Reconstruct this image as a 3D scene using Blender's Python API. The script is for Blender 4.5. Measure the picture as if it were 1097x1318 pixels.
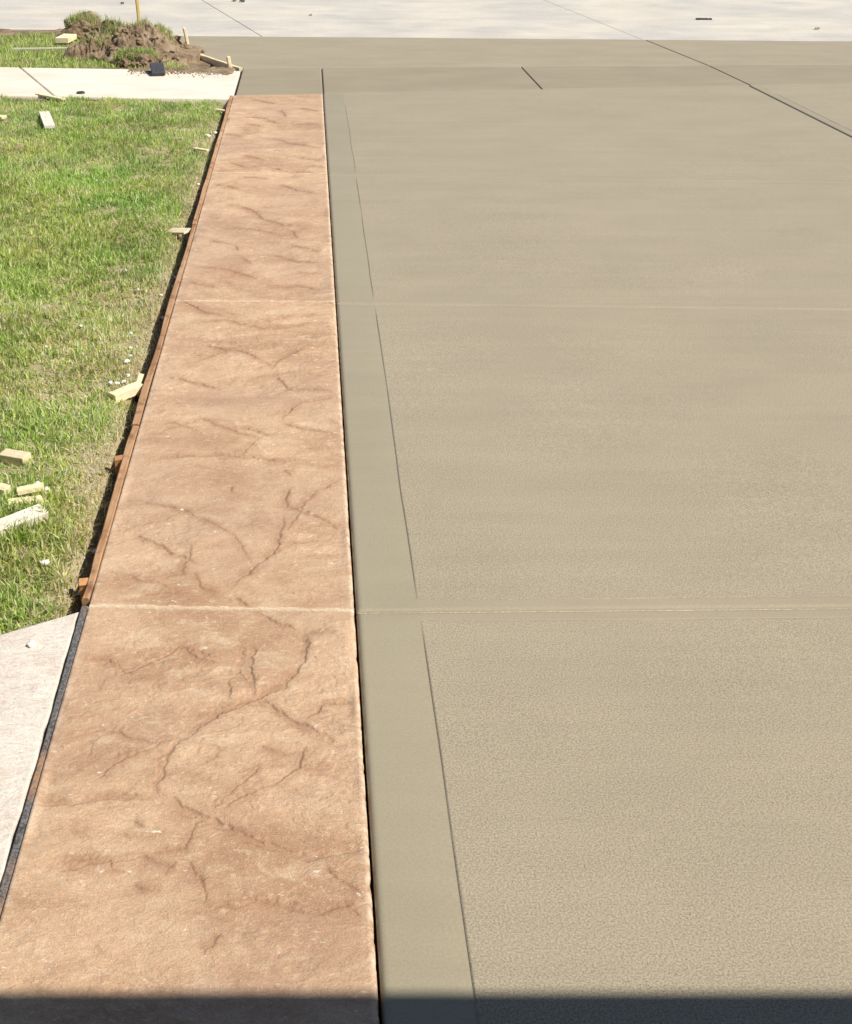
import bpy, bmesh, math, random
import numpy as np
from mathutils import Vector, Matrix, noise as mnoise
R = math.radians
for o in list(bpy.data.objects): bpy.data.objects.remove(o, do_unlink=True)
scene = bpy.context.scene
C = scene.collection
rng = np.random.default_rng(7); random.seed(7)

# ------------------------------------------------------------------ camera
PW, PH = 1097.0, 1318.0            # photograph size
F, CX, HY, PITCH, H = 1650.0, 395.0, -209.0, R(25), 1.84
CY = HY + F*math.tan(PITCH)
cd = bpy.data.cameras.new('camera'); cam = bpy.data.objects.new('camera', cd); C.objects.link(cam)
cam.location = (0, 0, H); cam.rotation_euler = (math.pi/2 - PITCH, 0, 0)
cd.sensor_fit = 'HORIZONTAL'; cd.sensor_width = 36; cd.lens = F/PW*36
cd.shift_x = (PW/2 - CX)/PW; cd.shift_y = -(PH/2 - CY)/PW
cd.clip_start = 0.05; cd.clip_end = 2000
scene.camera = cam

# ------------------------------------------------------------------ sky, sun, exposure
SUN_EL, SUN_AZ = 50.0, 115.0       # azimuth clockwise from +Y (away from the house)
w = bpy.data.worlds.new('World'); scene.world = w; w.use_nodes = True
wn = w.node_tree.nodes; bg = wn['Background']
sky = wn.new('ShaderNodeTexSky'); sky.sky_type = 'NISHITA'; sky.sun_disc = False
sky.ozone_density = 3.0; sky.dust_density = .6; sky.sun_elevation = R(SUN_EL); sky.sun_rotation = R(SUN_AZ)
w.node_tree.links.new(sky.outputs[0], bg.inputs[0]); bg.inputs[1].default_value = 0.065
sd = bpy.data.lights.new('sun', 'SUN'); sun = bpy.data.objects.new('sun', sd); C.objects.link(sun)
sd.energy = 4.6; sd.angle = R(0.45); sd.color = (1.0, 0.95, 0.86)
tosun = Vector((math.sin(R(SUN_AZ))*math.cos(R(SUN_EL)), math.cos(R(SUN_AZ))*math.cos(R(SUN_EL)), math.sin(R(SUN_EL))))
sun.rotation_euler = tosun.to_track_quat('Z', 'Y').to_euler()
sun.location = tosun*40
vs = scene.view_settings; vs.view_transform = 'Standard'; vs.look = 'None'; vs.exposure = 0.40; vs.gamma = 1
vs.use_curve_mapping = False

# ------------------------------------------------------------------ helpers
def G(x, y, z0=0.0):
    """photograph position -> the point of the level z0 seen there (used to survey the place)"""
    u, v = (x-CX)/F, (y-CY)/F
    dy = math.cos(PITCH) - v*math.sin(PITCH); dz = -math.sin(PITCH) - v*math.cos(PITCH)
    t = (z0-H)/dz
    return Vector((u*t, dy*t, z0))

def tag(o, label=None, cat=None, group=None, kind=None):
    if label: o['label'] = label
    if cat: o['category'] = cat
    if group: o['group'] = group
    if kind: o['kind'] = kind
    return o

def link(name, me, mats=(), parent=None):
    o = bpy.data.objects.new(name, me); C.objects.link(o)
    if me is not None:
        for m in (mats if isinstance(mats, (list, tuple)) else [mats]):
            if m and m.name not in [k.name for k in me.materials if k]: me.materials.append(m)
    if parent: o.parent = parent
    return o

def empty(name, loc=(0, 0, 0)):
    o = bpy.data.objects.new(name, None); C.objects.link(o); o.location = loc; o.empty_display_size = .1
    return o

def mesh_np(name, co, quads=None, tris=None, smooth=False):
    me = bpy.data.meshes.new(name)
    co = np.ascontiguousarray(co, dtype=np.float32)
    nq = 0 if quads is None else len(quads); nt = 0 if tris is None else len(tris)
    loops = []
    if nq: loops.append(np.asarray(quads, dtype=np.int32).ravel())
    if nt: loops.append(np.asarray(tris, dtype=np.int32).ravel())
    loops = np.concatenate(loops)
    me.vertices.add(len(co)); me.vertices.foreach_set('co', co.ravel())
    me.loops.add(len(loops)); me.loops.foreach_set('vertex_index', loops)
    starts = np.concatenate([np.arange(nq)*4, nq*4+np.arange(nt)*3]).astype(np.int32)
    me.polygons.add(nq+nt); me.polygons.foreach_set('loop_start', starts)
    me.update(calc_edges=True)
    me.polygons.foreach_set('use_smooth', np.full(nq+nt, smooth, dtype=bool))
    return me

def grid_quads(nu, nv):
    i = np.arange((nu-1)*(nv-1)); r = i//(nu-1); c = i % (nu-1); a = r*nu+c
    return np.stack([a, a+1, a+nu+1, a+nu], 1)

def fattr(me, name, vals):
    a = me.attributes.new(name, 'FLOAT', 'POINT'); a.data.foreach_set('value', np.asarray(vals, np.float32).ravel())
def cattr(me, name, cols):
    a = me.attributes.new(name, 'FLOAT_COLOR', 'POINT')
    c = np.ones((len(cols), 4), np.float32); c[:, :3] = cols; a.data.foreach_set('color', c.ravel())

_T = np.random.default_rng(3).random((256, 256))
def vnoise(x, y, seed=0):
    x = np.asarray(x)+seed*17.31; y = np.asarray(y)+seed*9.73
    xi = np.floor(x).astype(int); yi = np.floor(y).astype(int); fx = x-xi; fy = y-yi
    fx = fx*fx*fx*(fx*(fx*6-15)+10); fy = fy*fy*fy*(fy*(fy*6-15)+10)
    t = lambda a, b: _T[a & 255, b & 255]
    return ((t(xi, yi)*(1-fx)+t(xi+1, yi)*fx)*(1-fy) + (t(xi, yi+1)*(1-fx)+t(xi+1, yi+1)*fx)*fy)*2-1
def fbm(x, y, oct=4, seed=0, gain=.5):
    s = 0; a = 1; f = 1
    for k in range(oct):
        c, sn = math.cos(k*.9+.4), math.sin(k*.9+.4)
        s = s + a*vnoise((x*c-y*sn)*f, (x*sn+y*c)*f, seed+k*5); a *= gain; f *= 2.03
    return s
def sstep(a, b, x):
    t = np.clip((x-a)/(b-a), 0, 1); return t*t*(3-2*t)

# ------------------------------------------------------------------ materials
class NT:
    def __init__(s, name, rough=.8, spec=.3):
        s.m = bpy.data.materials.new(name); s.m.use_nodes = True; s.t = s.m.node_tree; s.n = s.t.nodes
        s.b = s.n['Principled BSDF']; s.b.inputs['Roughness'].default_value = rough
        s.b.inputs['Specular IOR Level'].default_value = spec
    def new(s, typ, **kw):
        n = s.n.new(typ)
        for k, v in kw.items(): setattr(n, k, v)
        return n
    def put(s, inp, v):
        if hasattr(v, 'is_linked') or isinstance(v, bpy.types.NodeSocket): s.t.links.new(v, inp)
        elif isinstance(v, tuple) and len(v) == 3 and inp.type == 'RGBA': inp.default_value = (*v, 1)
        else: inp.default_value = v
    def pos(s, scale=(1, 1, 1), obj=False):
        if obj: p = s.new('ShaderNodeTexCoord').outputs['Object']
        else: p = s.new('ShaderNodeNewGeometry').outputs['Position']
        m = s.new('ShaderNodeMapping'); s.put(m.inputs[0], p); m.inputs['Scale'].default_value = scale
        return m.outputs[0]
    def noise(s, scale, vec=None, detail=4, rough=.55, dist=0, color=False):
        n = s.new('ShaderNodeTexNoise'); n.inputs['Scale'].default_value = scale; n.inputs['Detail'].default_value = detail
        n.inputs['Roughness'].default_value = rough; n.inputs['Distortion'].default_value = dist
        if vec is None: vec = s.pos()
        s.put(n.inputs['Vector'], vec); return n.outputs[1 if color else 0]
    def voro(s, scale, vec=None, feature='F1', out='Distance'):
        n = s.new('ShaderNodeTexVoronoi', feature=feature); n.inputs['Scale'].default_value = scale
        if vec is None: vec = s.pos()
        s.put(n.inputs['Vector'], vec); return n.outputs[out]
    def ramp(s, fac, a, b, lo=0., hi=1.):
        n = s.new('ShaderNodeMapRange', interpolation_type='SMOOTHSTEP'); s.put(n.inputs[0], fac)
        n.inputs[1].default_value = a; n.inputs[2].default_value = b; n.inputs[3].default_value = lo; n.inputs[4].default_value = hi
        return n.outputs[0]
    def mix(s, fac, a, b, mode='MIX'):
        n = s.new('ShaderNodeMix', data_type='RGBA', blend_type=mode)
        s.put(n.inputs[0], fac); s.put(n.inputs[6], a); s.put(n.inputs[7], b); return n.outputs[2]
    def math(s, op, a, b=0., c=0.):
        n = s.new('ShaderNodeMath', operation=op); s.put(n.inputs[0], a); s.put(n.inputs[1], b); s.put(n.inputs[2], c); return n.outputs[0]
    def attr(s, name, out='Fac'):
        n = s.new('ShaderNodeAttribute'); n.attribute_name = name; return n.outputs[out]
    def rnd(s): return s.new('ShaderNodeObjectInfo').outputs['Random']
    def color(s, c): s.put(s.b.inputs['Base Color'], c)
    def bump(s, h, strength=.5, dist=.002):
        n = s.new('ShaderNodeBump'); n.inputs['Strength'].default_value = strength; n.inputs['Distance'].default_value = dist
        s.put(n.inputs['Height'], h); s.put(s.b.inputs['Normal'], n.outputs[0]); return n

def concrete(name, col, var=.10, speck=.25, pit=.6, bstr=.6, grain=230, rough=.75, dark=None, spec=.3, streak=.02, tint=None, smear=False):
    n = NT(name, rough, spec)
    big = n.noise(.9, detail=3); mid = n.noise(3, n.pos((.6, 1, 1)), 5, .6)
    st = n.noise(14, n.pos((.05, 1, 1)), 4, .6)
    fine = n.noise(grain*.8, detail=3, rough=.65)
    c2 = tint or tuple(k*f for k, f in zip(col, (.975, .975, .97)))
    c = n.mix(n.ramp(big, .35, .65), col, c2)
    k = n.math('ADD', n.ramp(mid, .25, .75, 1-var, 1+var), n.ramp(st, .25, .75, -streak, streak))
    k = n.math('MULTIPLY', k, n.ramp(fine, .33, .67, 1-speck, 1+speck))
    vp = n.voro(grain*.42)
    patch = n.ramp(n.noise(2.2, detail=4), .38, .62)
    pm = n.math('MULTIPLY', n.ramp(vp, .09, .20, 1, 0), n.math('MULTIPLY', patch, pit))
    k2 = n.new('ShaderNodeCombineColor'); 
    for i in range(3): n.put(k2.inputs[i], k)
    c = n.mix(1., c, k2.outputs[0], 'MULTIPLY')
    c = n.mix(pm, c, tuple(q*.40 for q in col))
    lf = n.math('MULTIPLY', n.ramp(n.voro(grain*.5, n.pos((1, 1.1, 1))), .10, .22, 1, 0), n.math('MULTIPLY', n.ramp(n.noise(2.8, detail=5, rough=.65), .40, .60, .25, 1.), pit*.8))
    c = n.mix(lf, c, tuple(min(.85, q*1.5) for q in col))
    if smear:
        c = n.mix(n.math('MULTIPLY', n.ramp(n.noise(2.6, n.pos((.7, 1, 1)), 5, .7, 1.2), .66, .74, 0, .35), n.ramp(n.noise(.35, detail=1), .46, .6)), c, (.58, .46, .32))
    n.color(c)
    h = n.math('SUBTRACT', fine, n.math('MULTIPLY', pm, 1.2))
    n.bump(h, bstr, .0025)
    return n.m

M = {}
FIELD = (.332, .282, .200)
M['field'] = concrete('fresh_concrete_field', FIELD, .045, .26, 1., .20, grain=290, smear=True, streak=.025)
M['smooth'] = concrete('fresh_concrete_smooth', (.324, .280, .193), .035, .06, .3, .14, rough=.55, streak=.02, spec=.4)
M['margin'] = concrete('fresh_concrete_margin', FIELD, .05, .07, .3, .12, rough=.65)
M['walk'] = concrete('fresh_concrete_sidewalk', (.305, .256, .178), .06, .08, .2, .25, rough=.7)
M['apron'] = concrete('fresh_concrete_apron', (.338, .286, .202), .06, .08, .2, .25)
M['street'] = concrete('old_concrete_street', (.57, .52, .44), .08, .12, .3, .3, grain=120, streak=.045, tint=(.49, .455, .405))
M['oldwalk'] = concrete('old_concrete_sidewalk', (.70, .625, .50), .09, .08, .2, .3, grain=160, tint=(.73, .66, .55))
M['dust'] = concrete('cement_dust', (.50, .44, .34), .25, .3, .8, .6, grain=160)
M['base'] = concrete('joint_concrete', (.28, .235, .165), .08, .1, .2, .3)

def stamped():
    n = NT('stamped_concrete', .62, .35)
    v = n.pos((.6, 1, 1))
    a = n.noise(3.0, v, 9, .65, .9); b = n.noise(8, v, 9, .68, 1.4); d = n.noise(30, n.pos((.7, 1, 1)), 7, .72, 1.8); e = n.noise(75, n.pos((.7, 1, 1)), 6, .7, 2.2)
    c = n.mix(n.ramp(a, .34, .64), (.425, .254, .148), (.585, .390, .240))
    c = n.mix(n.ramp(b, .50, .70, 0, .70), c, (.645, .475, .315))
    c = n.mix(n.ramp(b, .46, .30, 0, .60), c, (.340, .196, .114))
    c = n.mix(n.ramp(d, .54, .68, 0, .50), c, (.74, .585, .41))
    c = n.mix(n.ramp(d, .44, .31, 0, .42), c, (.380, .222, .132))
    c = n.mix(n.ramp(e, .55, .68, 0, .55), c, (.70, .55, .40))
    c = n.mix(n.ramp(e, .43, .31, 0, .55), c, (.32, .175, .10))
    c = n.mix(n.ramp(n.noise(1.1, detail=3), .4, .6, 0, .35), c, (.455, .300, .205))
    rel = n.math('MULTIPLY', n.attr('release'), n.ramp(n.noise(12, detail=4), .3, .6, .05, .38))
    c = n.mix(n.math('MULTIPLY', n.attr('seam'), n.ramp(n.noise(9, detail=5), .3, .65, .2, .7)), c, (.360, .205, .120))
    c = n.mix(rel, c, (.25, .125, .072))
    wp = n.math('MULTIPLY', n.ramp(n.noise(55, n.pos((.6, 1, 1)), 4, .6), .66, .71, 0, 1), n.ramp(n.noise(4, detail=3), .42, .58, 0, .85))
    c = n.mix(wp, c, (.80, .70, .58))
    edge = n.math('MULTIPLY', n.attr('worn_lit'), n.ramp(n.noise(24, detail=5), .42, .58, 0, 1.))
    jn = n.ramp(n.attr('worn_lit'), 1.0, 1.05); edge = n.math('MULTIPLY', edge, n.math('SUBTRACT', 1., jn))
    edge = n.math('MAXIMUM', edge, n.math('SUBTRACT', n.attr('worn_lit'), 1.))
    c = n.mix(n.math('MINIMUM', edge, 1.), c, (.80, .68, .52))  # pale edge colour: chipped wear, with sunlit rims painted in
    dots = n.math('MULTIPLY', n.ramp(n.voro(130), .12, .22, 1, 0), n.math('ADD', n.math('MULTIPLY', n.attr('pits'), n.ramp(n.noise(9), .42, .58)), n.ramp(n.noise(3.5, detail=5), .60, .70, 0, .5)))
    c = n.mix(n.math('MULTIPLY', dots, .45), c, (.20, .09, .05))
    fine = n.noise(260, detail=3)
    k = n.new('ShaderNodeCombineColor'); kk = n.ramp(fine, .25, .75, .88, 1.12)
    for i in range(3): n.put(k.inputs[i], kk)
    n.color(n.mix(1., c, k.outputs[0], 'MULTIPLY'))
    h = n.math('ADD', n.math('MULTIPLY', d, 1.6), n.math('MULTIPLY', fine, .5))
    h = n.math('ADD', h, n.math('MULTIPLY', e, 1.0)); h = n.math('SUBTRACT', h, n.math('MULTIPLY', dots, 1.5))
    n.bump(h, .6, .0045)
    return n.m
M['stamped'] = stamped()

def white_walk():
    n = NT('pale_stamped_concrete', .75, .25)
    a = n.noise(7, n.pos((.7, 1.2, 1)), 8, .65, 1.6); b = n.noise(24, n.pos((.75, 1.2, 1)), 6, .7, 2.0); d = n.noise(60, n.pos((.5, 1.2, 1)), 6, .75, 2.5)
    c = n.mix(n.ramp(a, .38, .60), (.74, .64, .54), (.82, .745, .64))
    c = n.mix(n.ramp(b, .46, .36, 0, .6), c, (.62, .46, .36))
    c = n.mix(n.ramp(d, .42, .34, 0, .6), c, (.58, .44, .34))
    n.color(c); n.bump(n.math('ADD', b, n.math('MULTIPLY', d, .8)), .8, .008)
    return n.m
M['palewalk'] = white_walk()

def soil(name, c1, c2, c3, sc=22):
    n = NT(name, .95, .1)
    a = n.noise(sc*.3, detail=6, rough=.65); b = n.noise(sc*3, detail=5, rough=.7)
    c = n.mix(n.ramp(a, .35, .65), c1, c2); c = n.mix(n.ramp(b, .52, .72, 0, .6), c, c3)
    n.color(c); n.bump(n.math('ADD', a, n.math('MULTIPLY', b, .5)), .9, .02); return n.m
M['soil'] = soil('lawn_soil', (.30, .235, .14), (.42, .35, .21), (.52, .45, .31))
M['earth'] = soil('dug_earth', (.17, .115, .07), (.33, .245, .16), (.52, .42, .30))
M['ground'] = soil('far_ground', (.07, .10, .035), (.10, .13, .05), (.15, .14, .07), 6)

def grassmat():
    n = NT('grass_blade', .55, .3)
    col = n.attr('tint', 'Color'); n.color(col)
    tr = n.new('ShaderNodeBsdfTranslucent'); n.put(tr.inputs[0], col)
    mx = n.new('ShaderNodeMixShader'); mx.inputs[0].default_value = .40
    n.t.links.new(n.b.outputs[0], mx.inputs[1]); n.t.links.new(tr.outputs[0], mx.inputs[2])
    n.t.links.new(mx.outputs[0], n.n['Material Output'].inputs[0]); return n.m
M['grass'] = grassmat()

def wood(name, c1, c2, dirt=(.30, .22, .14), dirtamt=.3, axis=0):
    n = NT(name, .8, .2)
    sc = [18, 18, 18]; sc[axis] = 1.2
    v = n.pos(tuple(sc), obj=True)
    g = n.noise(2.2, v, 6, .6, .6); g2 = n.noise(9, v, 3, .6)
    c = n.mix(n.ramp(g, .35, .65), c1, c2)
    c = n.mix(n.ramp(g2, .55, .7, 0, .35), c, tuple(k*.72 for k in c1))
    c = n.mix(n.ramp(n.noise(14, n.pos(obj=True), 5, .6), .5, .72, 0, dirtamt), c, dirt)
    rv = n.ramp(n.rnd(), 0, 1, .88, 1.08); k = n.new('ShaderNodeCombineColor')
    for i in range(3): n.put(k.inputs[i], rv)
    n.color(n.mix(1., c, k.outputs[0], 'MULTIPLY'))
    n.bump(n.math('ADD', g, n.math('MULTIPLY', g2, .5)), .4, .003); return n.m
M['pine'] = wood('raw_pine', (.74, .60, .36), (.84, .73, .50), dirtamt=.12)
M['pinegrey'] = wood('weathered_pine', (.66, .59, .48), (.78, .72, .61), dirtamt=.2)
M['form'] = wood('stained_form_lumber', (.33, .175, .085), (.50, .31, .175), (.20, .095, .048), 1., axis=1)
M['rust'] = wood('stained_stake', (.48, .22, .09), (.60, .33, .15), (.30, .13, .06), .4, axis=2)
M['stake'] = wood('yellow_stake', (.66, .47, .17), (.76, .58, .27), dirtamt=.15, axis=2)

def simple(name, col, var=.2, sc=60, rough=.8, bstr=.5):
    n = NT(name, rough, .25); a = n.noise(sc, n.pos(), 5, .6)
    n.color(n.mix(n.ramp(a, .3, .7), tuple(k*(1-var) for k in col), tuple(min(k*(1+var), .9) for k in col)))
    n.bump(a, bstr, .004); return n.m
def felt():
    n = NT('expansion_felt', .9, .15); a = n.noise(150, detail=4); 
    c = n.mix(n.ramp(a, .3, .7), (.055, .052, .052), (.20, .19, .185))
    st_ = n.math('MULTIPLY', n.ramp(n.noise(2.1, n.pos((.2, 1, 1)), 3), .45, .58), n.ramp(n.noise(60, detail=4), .35, .55, .3, 1.))
    n.color(n.mix(st_, c, (.36, .21, .125))); n.bump(a, .7, .005); return n.m
M['felt'] = felt()
M['chip'] = simple('white_stone', (.74, .71, .66), .12, 70)
M['grit'] = simple('gravel_grit', (.42, .38, .32), .35, 40)
M['darkstone'] = simple('dark_block', (.055, .058, .065), .3, 60)
M['siding'] = simple('house_siding', (.17, .16, .15), .05, 4)
M['roof'] = simple('roof_shingle', (.06, .055, .05), .3, 20)
M['trim'] = simple('house_trim', (.30, .29, .27), .04, 5)

# ------------------------------------------------------------------ survey lines
def line(p, q, z=0.):
    a, b = G(*p, z), G(*q, z); s = (b.y-a.y)/(b.x-a.x)
    return lambda X: a.y + s*(X-a.x)
XL, XR = -.577, .125            # the stamped path's edges
XD = .131                       # the driveway's left edge
XE = 7.2                        # the driveway's right end
D0 = -.78                       # the house front
ZS = -.07                       # the street's level at the gutter
J1 = line((458, 787), (1097, 781)); J2 = line((430, 390), (1097, 398)); J3 = line((420, 225), (1097, 235))
S0 = line((415, 120), (1097, 107)); S1 = line((415, 87), (1097, 82.5)); ST = line((240, 46), (1097, 53), ZS)
xj = lambda D: 3.75 - .045*max(0, D-8.0)
def zs(X, D):                   # the level of the drive: flat, then the apron falls to the gutter
    X = np.asarray(X, float); D = np.asarray(D, float)
    return ZS*np.clip((D-S1(X))/np.maximum(ST(X)-S1(X), .1), 0, 1)

# ------------------------------------------------------------------ slabs
def slab(name, parent, A, B, Cc, Dd, mats, edge=.006, depth=.009, thick=.1, lips=(), step=.12, zf=None, border=None, und=.0012, seed=0, jag=0., rise=None, flare=0., margins=()):
    """a cast slab with tooled round edges. corners near-left, near-right, far-right, far-left.
    lips: (side, offset, width, depth, keep) thin tool marks parallel to a side"""
    A, B, Cc, Dd = [np.array(k[:2], float) for k in (A, B, Cc, Dd)]
    wu = (np.linalg.norm(B-A)+np.linalg.norm(Cc-Dd))/2; wv = (np.linalg.norm(Dd-A)+np.linalg.norm(Cc-B))/2
    def lines(W, sides):
        s = [0, edge*.35, edge, edge*1.6]; r = []
        for (sd_, off, wd, dp, kp) in lips:
            if sd_ == sides[0]: s += [off-wd/2-.003, off-wd/2, off, off+wd/2, off+wd/2+.003]
            if sd_ == sides[1]: r += [W-off-wd/2-.003, W-off-wd/2, W-off, W-off+wd/2, W-off+wd/2+.003]
        if rise and sides[0] == 'L': s += [rise[0]-.05, rise[0]-.0035, rise[0]-.0006, rise[0]+.0006, rise[0]+.004]
        e = [W-edge*1.6, W-edge, W-edge*.35, W]
        a = sorted(s+r+e); out = []
        for p, q in zip(a[:-1], a[1:]):
            k = max(1, int(math.ceil((q-p)/step))); out += list(np.linspace(p, q, k, endpoint=False))
        return np.array(out+[a[-1]])
    U = lines(wu, 'LR'); V = lines(wv, 'NF')
    uu, vv = np.meshgrid(U, V)
    fu, fv = (uu/wu)[..., None], (vv/wv)[..., None]
    P = (A*(1-fu)+B*fu)*(1-fv) + (Dd*(1-fu)+Cc*fu)*fv
    if flare: P[..., 0] -= flare*np.minimum(fv[..., 0]/.49, (1-fv[..., 0])/.51)*np.clip(1-uu/.9, 0, 1)
    prof = lambda d: -depth*(1-np.sqrt(np.clip(1-(1-np.clip(d/edge, 0, 1))**2, 0, 1)))
    z = np.minimum(np.minimum(prof(uu), prof(wu-uu)), np.minimum(prof(vv), prof(wv-vv)))
    for (sd_, off, wd, dp, kp) in lips:
        d, al, W2 = {'L': (uu, vv, wv), 'R': (wu-uu, vv, wv), 'N': (vv, uu, wu), 'F': (wv-vv, uu, wu)}[sd_]
        on = np.abs(d-off) < wd*.26
        m = sstep(kp[0], kp[0]+.02, al)*sstep(kp[1], kp[1]+.02, W2-al)
        m = m*sstep(kp[2]-.25, kp[2]+.25, 1-np.abs(fbm(al*3.1, d*0+off*9, 3, seed+3)))
        z = z - np.where(on, dp*m, 0)
        wob = np.where(np.abs(d-off) < wd*.8, fbm(al*1.7, d*0+2, 3, seed+8)*.0022, 0)
        if sd_ in 'LR': P[..., 0] += wob
        else: P[..., 1] += wob
    if rise:
        off, dz, kp = rise; al = vv
        m = sstep(kp[0], kp[0]+.03, al)*sstep(kp[1], kp[1]+.03, wv-al)*sstep(kp[2]-.25, kp[2]+.25, 1-np.abs(fbm(al*2.3, al*0+off*9, 3, seed+3)))
        z = z - dz*m*np.where(uu < off, np.clip(1-(off-uu)/.05, 0, 1), 0)
        P[..., 0] += np.where(np.abs(uu-off) < .0045, fbm(al*1.7, al*0+2, 4, seed+8)*.0026, 0)
    if jag:
        eg = np.exp(-(wu-uu)/.01); P[..., 0] += eg*fbm(vv*22, vv*0+seed, 4, seed)*jag
    z = z + und*fbm(P[..., 0]*1.3, P[..., 1]*1.3, 3, seed)*sstep(0, .1, np.minimum(np.minimum(uu, wu-uu), np.minimum(vv, wv-vv)))
    if zf is not None: z = z + zf(P[..., 0], P[..., 1])
    nu, nv = len(U), len(V)
    co = np.concatenate([P, z[..., None]], 2).reshape(-1, 3)
    q = grid_quads(nu, nv)
    # skirt
    ring = list(range(nu)) + [r*nu+nu-1 for r in range(1, nv)] + [(nv-1)*nu+c for c in range(nu-2, -1, -1)] + [r*nu for r in range(nv-2, 0, -1)]
    low = co[ring].copy(); low[:, 2] -= thick
    n0 = len(co); k = len(ring)
    sk = np.array([[ring[i], n0+i, n0+(i+1) % k, ring[(i+1) % k]] for i in range(k)])
    me = mesh_np(name, np.concatenate([co, low]), np.concatenate([q, sk]), smooth=True)
    o = link(name, me, mats, parent)
    if border:
        cu = (U[:-1]+U[1:])/2; cv = (V[:-1]+V[1:])/2
        gu, gv = np.meshgrid(cu, cv)
        isb = np.zeros(gu.shape, bool)
        for sd_, wd in border:
            d = {'L': gu, 'R': wu-gu, 'N': gv, 'F': wv-gv}[sd_]; isb |= d < wd
        ism = np.zeros(gu.shape, bool)
        for sd_, wd in margins: ism |= {'N': gv, 'F': wv-gv}[sd_] < wd
        idx = np.concatenate([np.where(isb, 1, np.where(ism, 2, 0)).ravel(), np.zeros(len(sk))]).astype(np.int32)
        me.polygons.foreach_set('material_index', idx)
    return o

def sheet(name, pts, z, mat, parent=None, thick=.08):
    bm = bmesh.new(); vs_ = [bm.verts.new((p[0], p[1], z if len(p) < 3 else p[2])) for p in pts]
    f = bm.faces.new(vs_); ex = bmesh.ops.extrude_face_region(bm, geom=[f])
    for v in ex['geom']:
        if isinstance(v, bmesh.types.BMVert): v.co.z -= thick
    bmesh.ops.recalc_face_normals(bm, faces=bm.faces)
    me = bpy.data.meshes.new(name); bm.to_mesh(me); bm.free(); return link(name, me, mat, parent)

# ground to the horizon
g = sheet('ground', [(-400, -400), (400, -400), (400, 400), (-400, 400)], -.30, M['ground'], thick=.2)
tag(g, 'flat grassy ground stretching away to the horizon', 'ground', kind='structure')

# ---- driveway
drive = sheet('driveway', [(XD+.004, D0), (XE-.01, D0), (XE-.01, S0(XE)-.01), (XD+.004, S0(XD)-.01)], -.016, M['base'], thick=.12)
tag(drive, 'fresh grey tan concrete driveway cast in panels', 'driveway', kind='structure')
g2 = .003; g3 = .006
rows = [(lambda X: D0, J1), (J1, J2), (J2, J3), (J3, S0)]
for r, (a, b) in enumerate(rows):
    for c, (x0f, x1f) in enumerate((((lambda D: XD), xj), (xj, (lambda D: XE)))):
        x0, x1 = x0f, x1f
        l0, l1 = a(x0(0)), b(x0(0)); r0, r1 = a(x1(0)), b(x1(0))
        A = (x0(l0)+(g3 if c else 0), l0+g2); Dd = (x0(l1)+(g3 if c else 0), l1-g2)
        B = (x1(r0)-g3, r0+g2); Cc = (x1(r1)-g3, r1-g2)
        k1 = (.06, .10, .1) if r else (.0, .06, .0)
        if r == 1: k1 = (.10, .06, .0)
        if r == 2: k1 = (.06, .10, .15)
        if r == 3: k1 = (.05, .55, .2)
        lips = []
        if c == 1: lips.append(('L', .075, .007, .0135, (.05, .05, .3)))
        mk = .55 if r in (0, 1) else .75
        if r > 0: lips.append(('N', .047, .0034, .0135, (.30 if r == 1 else .9, .1, mk)))
        lips.append(('F', .047, .0030, .008, (.20, .1, mk+.1)))
        bd = ([('L', .164)] if c == 0 else [('L', .075)]) + ([('R', .06)] if c == 0 else [])
        slab('slab', drive, A, B, Cc, Dd, [M['field'], M['smooth'], M['margin']], margins=([('F', .047)]+([('N', .047)] if r else [])), lips=lips, border=bd, seed=r*3+c, edge=.011, depth=.011, rise=((.164, (.0028, .0028, .0026, .002)[r], k1) if c == 0 else None))

for J, zf_ in ((J1, -.0085), (J2, -.006), (J3, -.005)):
    for xa, xb in ((XD+.004, 3.73), (3.77, XE-.02)):
        sheet('joint_filler', [(xa, J(xa)-.0045), (xb, J(xb)-.0045), (xb, J(xb)+.0045), (xa, J(xa)+.0045)], zf_, M['dust'], drive, thick=.006)

# ---- new sidewalk strip across the drive, and the apron down to the street
nw = sheet('sidewalk', [(-.56, S0(-.56)+.01), (XE-.01, S0(XE)+.01), (XE-.01, S1(XE)-.01), (-.56, S1(-.56)-.01)], -.016, M['base'])
tag(nw, 'fresh damp olive grey sidewalk crossing the driveway', 'sidewalk', kind='structure')
xs = [-.566, .131, 1.90, None, 5.4, XE]
for i in range(5):
    f = lambda k, D: xj(D) if xs[k] is None else xs[k]
    a0, a1, b0, b1 = f(i, 10.4), f(i, 11.7), f(i+1, 10.4), f(i+1, 11.7)
    slab('slab', nw, (a0+.0035, S0(a0)+.003), (b0-.0035, S0(b0)+.003), (b1-.0035, S1(b1)-.003), (a1+.0035, S1(a1)-.003),
         [M['walk']], edge=.008, depth=.012, seed=20+i, lips=[('F', .05, .005, .0018, (.1, .1, .6)), ('N', .05, .005, .0015, (.1, .1, .7))], thick=.08)
apron = sheet('apron', [(-.55, S1(-.55)+.02, -.016), (XE-.01, S1(XE)+.02, -.016), (XE-.01, ST(XE)-.01, ZS-.016), (-1.25, ST(-1.25)-.01, ZS-.016)], 0, M['base'])
tag(apron, 'fresh concrete apron sloping from sidewalk down to street', 'apron', kind='structure')
xa0, xa1 = xj(11.75), 3.53
FL = G(228, 54, ZS*.9)
slab('slab', apron, (-.562, S1(-.562)+.003), (xa0-.004, S1(xa0)+.003), (xa1-.004, ST(xa1)), (-1.40, ST(-1.40)), [M['apron']], zf=zs, seed=31, flare=.155, edge=.008, depth=.012, lips=[('N', .05, .005, .002, (.1, .1, .6))])
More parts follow.
